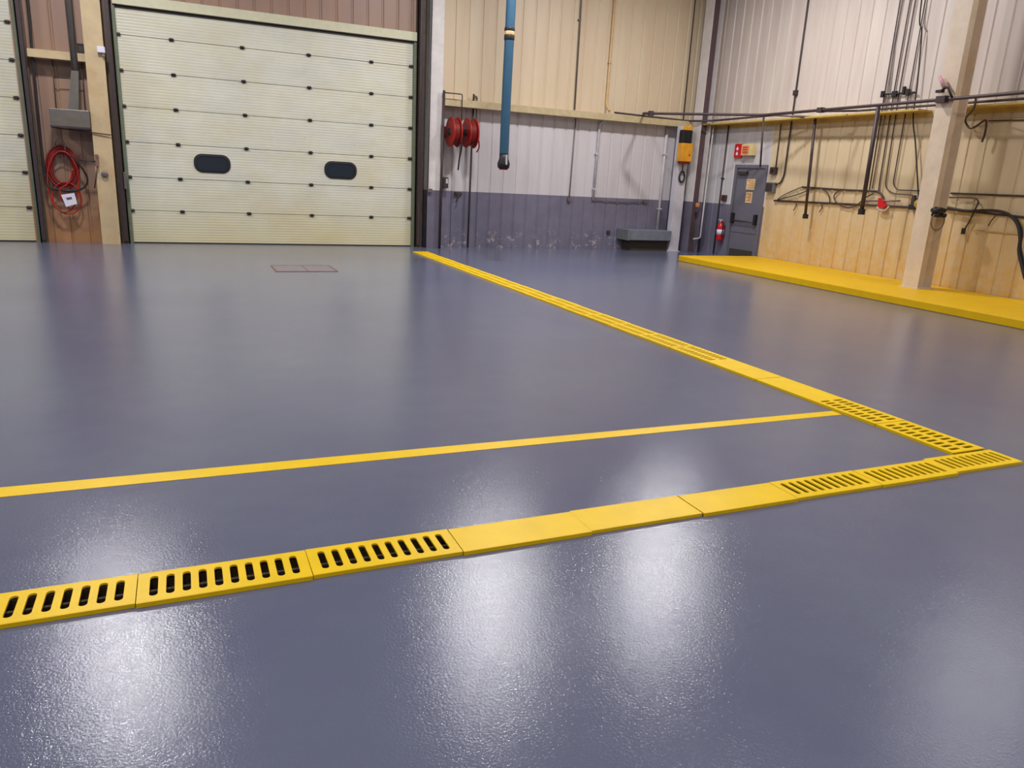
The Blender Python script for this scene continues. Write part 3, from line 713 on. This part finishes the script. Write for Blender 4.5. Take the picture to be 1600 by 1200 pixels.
r1 = reel(5.295, 5.455, 'left red hose reel on the back wall, short black hose hanging')
obj('hose_end', tube(B(), smooth_path([(5.47, 15.40, 2.3), (5.49, 15.42, 2.12), (5.48, 15.5, 1.9), (5.475, 15.55, 1.66)], 5), .018, 8), M['black'], r1)
r2 = reel(5.655, 5.825, 'right red hose reel on the back wall, beside the blue hose')
obj('hose_end', tube(B(), smooth_path([(5.86, 15.4, 2.28), (5.88, 15.42, 2.14), (5.84, 15.45, 2.04)], 5), .016, 8), M['red_dark'], r2)
def post(x, y, top, xa, label, r=.024):
    t = thing('pipe_post', (x, y, 0), label, 'post')
    obj('upright', tube(B(), [(x, y, 0), (x + .02, y, top)], r, 10), M['dark_steel'], t)
    f = B(); tube(f, bend([(x + .02, y, top - .04), (xa, y, top - .04), (xa, y, 2.45)], .03), .012, 8); tube(f, [(x + .02, y, top - .07), (x + .14, YB - .02, top - .07)], .012, 8)
    obj('top_arm', f, M['dark_steel'], t)
    return t
post(5.13, 15.64, 3.22, 5.55, 'dark pipe post from floor to girt, left of the hose reels', .028)
post(5.895, 15.94, 3.24, 5.99, 'thin dark pipe post from floor, behind the right hose reel', .020)
t = thing('switch_box', (5.32, 15.9, 1.26), 'dark switch box on the paint line beside the left pipe post', 'switch box'); obj('box_body', bx(5.27, 5.38, 15.88, YB, 1.27, 1.50, bev=.006), M['dark_steel'], t); obj('switch_plate', bx(5.32, 5.365, 15.874, 15.88, 1.37, 1.47), M['light_steel'], t)
pipe('conduit', [(4.88, 15.70, 5.5), (4.86, 15.70, 1.25)], .012, 'dark_steel', 'thin dark conduit up the white column beside the large door', ends=[((4.90, 15.68, 1.21), (.05, .025, .04), 'mid_steel')])
f = B(); tube(f, smooth_path([(5.65, 15.95, 1.17), (5.62, 15.9, 1.1), (5.58, 15.94, .98)], 4), .014, 8); box(f, 5.58, 5.74, YB - .06, YB, 1.13, 1.20, bev=.006)
tag(obj('wall_valve', f, M['dark_steel']), 'small dark tap on the grey wall below the hose reels', 'tap')

# blue exhaust hose
def blue_hose():
    x, y = 5.445, 13.0
    t = thing('exhaust_hose', (x, y, 1.70), 'blue flexible exhaust hose hanging vertically from above', 'exhaust hose')
    f = B(); pts = []; rr = []; z = 1.96; k = 0
    while z < HC - .1:
        pts.append((x + .004 * math.sin(z * 1.7), y, z)); rr.append(.080 if k % 2 else .086); z += .022; k += 1
    obj('hose_tube', tube(f, pts, rr, 20), M['blue_hose'], t)
    obj('clamp', lathe(B(), [(.088, 3.86), (.092, 3.87), (.092, 3.93), (.088, 3.94)], (x, y, 0)), M['black'], t)
    obj('clamp', lathe(B(), [(.088, 4.0), (.092, 4.01), (.092, 4.05), (.088, 4.06)], (x, y, 0)), M['black'], t)
    obj('hose_sleeve', lathe(B(), [(.088, 3.94), (.089, 3.95), (.089, 3.99), (.088, 4.0)], (x, y, 0)), M['tan_pipe'], t)
    nz = obj('nozzle', lathe(B(), [(.03, 1.72), (.105, 1.72), (.115, 1.80), (.085, 1.88), (.083, 1.97), (.03, 1.97)], (x, y, 0)), M['black'], t)
    obj('nozzle_clip', bx(x - .01, x + .02, y - .125, y - .10, 1.78, 1.95), M['light_steel'], nz)
    obj('nozzle_tip', lathe(B(), [(.02, 1.69), (.07, 1.69), (.09, 1.72), (.02, 1.72)], (x, y, 0)), M['red_dark'], nz)
    obj('ceiling_mount', bx(x - .15, x + .15, y - .15, y + .15, HC - .12, HC), M['grey_box'], t)
blue_hose()

# ------------------------------------------------------------------ bay between the doors
t = thing('exhaust_hood', (-1.62, 15.75, 2.0), 'grey vertical duct ending in a flat box hood between the doors', 'duct')
obj('duct_pipe', cyl(B(), (-1.50, 15.72, 2.95), (-1.50, 15.72, HC), .055, 16), M['galv'], t)
f = B(); P = [[(-1.555, 15.66), (-1.445, 15.66), (-1.445, 15.78), (-1.555, 15.78)], [(-1.66, 15.66), (-1.50, 15.66), (-1.50, 15.80), (-1.66, 15.80)]]
lo_ = [f.verts.new((a, b, 2.31)) for a, b in P[1]]; hi_ = [f.verts.new((a, b, 2.95)) for a, b in P[0]]
for k in range(4): f.faces.new((lo_[k], lo_[(k + 1) % 4], hi_[(k + 1) % 4], hi_[k]))
f.faces.new(lo_[::-1]); f.faces.new(hi_)
obj('duct_neck', f, M['galv'], t)
obj('hood_box', bx(-1.94, -1.34, 15.60, 15.90, 2.02, 2.31, bev=.01), M['galv'], t)
obj('hood_lip', bx(-1.95, -1.33, 15.585, 15.61, 2.0, 2.03), M['dark_steel'], t)
f = B()
for x in (-1.86, -1.42): tube(f, [(x, 15.86, 2.3), (x + .01, 15.9, 3.13)], .008, 6)
tube(f, [(-1.86, 15.87, 2.83), (-1.42, 15.87, 2.84)], .010, 6)
obj('hanger_rods', f, M['dark_steel'], t)
pipe('cord', [(-2.11, 15.86, 6.5), (-2.11, 15.86, 4.0), (-2.13, 15.86, 3.1), (-2.15, 15.86, 1.6), (-2.13, 15.86, 1.05)], .020, 'black', 'long black cord hanging down the tan bay wall beside the left door', 'cord', sm=True)
tag(obj('rod', tube(B(), [(-1.95, 15.72, 2.0), (-1.03, 15.66, 1.93)], .010, 6), M['dark_steel']), 'thin dark rod under the grey hood reaching to the tan column', 'rod')
t = thing('control_box', (-1.38, 15.95, 3.27), 'small dark square box on the shelf rail between the doors', 'equipment box'); obj('box_body', bx(-1.45, -1.34, 15.86, YB - .02, 3.255, 3.42, bev=.006), M['black'], t); obj('box_face', bx(-1.43, -1.36, 15.855, 15.86, 3.28, 3.38), M['dark_steel'], t)
t = thing('door_sensor', (-1.03, 15.7, 3.27), 'small white box at the edge of the tan column', 'sensor'); obj('sensor_body', bx(-1.13, -1.01, 15.62, 15.70, 3.28, 3.38, bev=.008), M['paper'], t); obj('sensor_foot', bx(-1.06, -1.02, 15.64, 15.70, 3.22, 3.28), M['olive'], t)
def coil():
    t = thing('hose_coil', (-1.87, 15.88, .52), 'coiled red hose hung on a hook between the overhead doors', 'hose coil')
    def loop(cxx, cz, rx, rz, yy, ph=0, n=24, tilt=0):
        return [(cxx + rx * math.sin(a) + tilt * math.cos(a), yy, cz + rz * math.cos(a)) for a in [k * 2 * math.pi / n for k in range(n)]]
    f = B(); rnd = random.Random(3)
    for k in range(9):
        tube(f, loop(-1.865 + rnd.uniform(-.008, .008), 1.315 + .01 * (k % 3), .165 + .011 * k, .265 + .013 * k, 15.94 - .02 * (k % 3), tilt=rnd.uniform(-.008, .008)), .017, 8, closed=True)
    obj('hose_loops', f, M['red_dark'], t)
    f = B()
    for k, (a, b, c, d) in enumerate(((-1.84, .80, .225, .28), (-1.87, 1.08, .245, .53))):
        tube(f, loop(a, b, c, d, 15.86 - .02 * k, tilt=.03 * k), .012, 8, closed=True)
    tube(f, smooth_path([(-1.70, 15.83, 1.32), (-1.78, 15.82, 1.08), (-1.93, 15.82, .95), (-1.92, 15.82, .78), (-1.80, 15.82, .62)], 5), .012, 8)
    obj('loose_loops', f, M['red'], t)
    f = tube(B(), smooth_path([(-1.72, 15.84, 1.55), (-1.58, 15.84, 1.38), (-1.49, 15.84, 1.18), (-1.53, 15.84, 1.02), (-1.72, 15.84, .93), (-2.0, 15.84, .95), (-2.12, 15.84, 1.0), (-2.14, 15.84, 1.2)], 6), .017, 8)
    obj('black_hose', f, M['black'], t)
    obj('hook', tube(B(), smooth_path([(-1.93, YB - .02, 1.66), (-1.93, 15.86, 1.74), (-1.87, 15.84, 1.84), (-1.80, 15.84, 1.76), (-1.79, 15.86, 1.62)], 5), .010, 8), M['mid_steel'], t)
coil()
t = thing('paper_tag', (-1.79, 15.79, .65), 'white paper tag hanging on the red hose coil', 'tag')
f = prism(B(), [(-1.92, .86), (-1.71, .90), (-1.68, .71), (-1.86, .65)], 15.783, 15.787); ts_ = obj('tag_sheet', f, M['paper'], t)
obj('tag_print', prism(B(), [(-1.85, .81), (-1.76, .83), (-1.75, .79), (-1.83, .77)], 15.781, 15.783), M['mid_steel'], ts_)
t = thing('air_valve', (-1.24, 15.68, 1.2), 'small air line valves on the tan column near the hose coil', 'valve')
f = bx(-1.31, -1.27, 15.62, 15.70, 1.38, 1.58, bev=.004); cyl(f, (-1.29, 15.61, 1.56), (-1.29, 15.70, 1.56), .03, 10); obj('valve_body', f, M['rust'], t)
f = lathe(B(), [(.02, -.05), (.05, -.05), (.055, -.03), (.055, 0)], (-1.19, 15.695, 1.25), 'Y'); obj('gauge', f, M['mid_steel'], t)
f = B(); tube(f, [(-1.56, 15.66, 1.48), (-1.30, 15.66, 1.46)], .012, 6); tube(f, [(-1.29, 15.66, 1.40), (-1.37, 15.67, 1.0)], .010, 6); obj('air_line', f, M['dark_steel'], t)
tag(obj('door_switch', bx(-.90, -.86, YB - .22, YB - .12, 1.0, 1.30, bev=.006), M['mid_steel']), 'narrow grey box on the left track of the large cream door', 'switch')
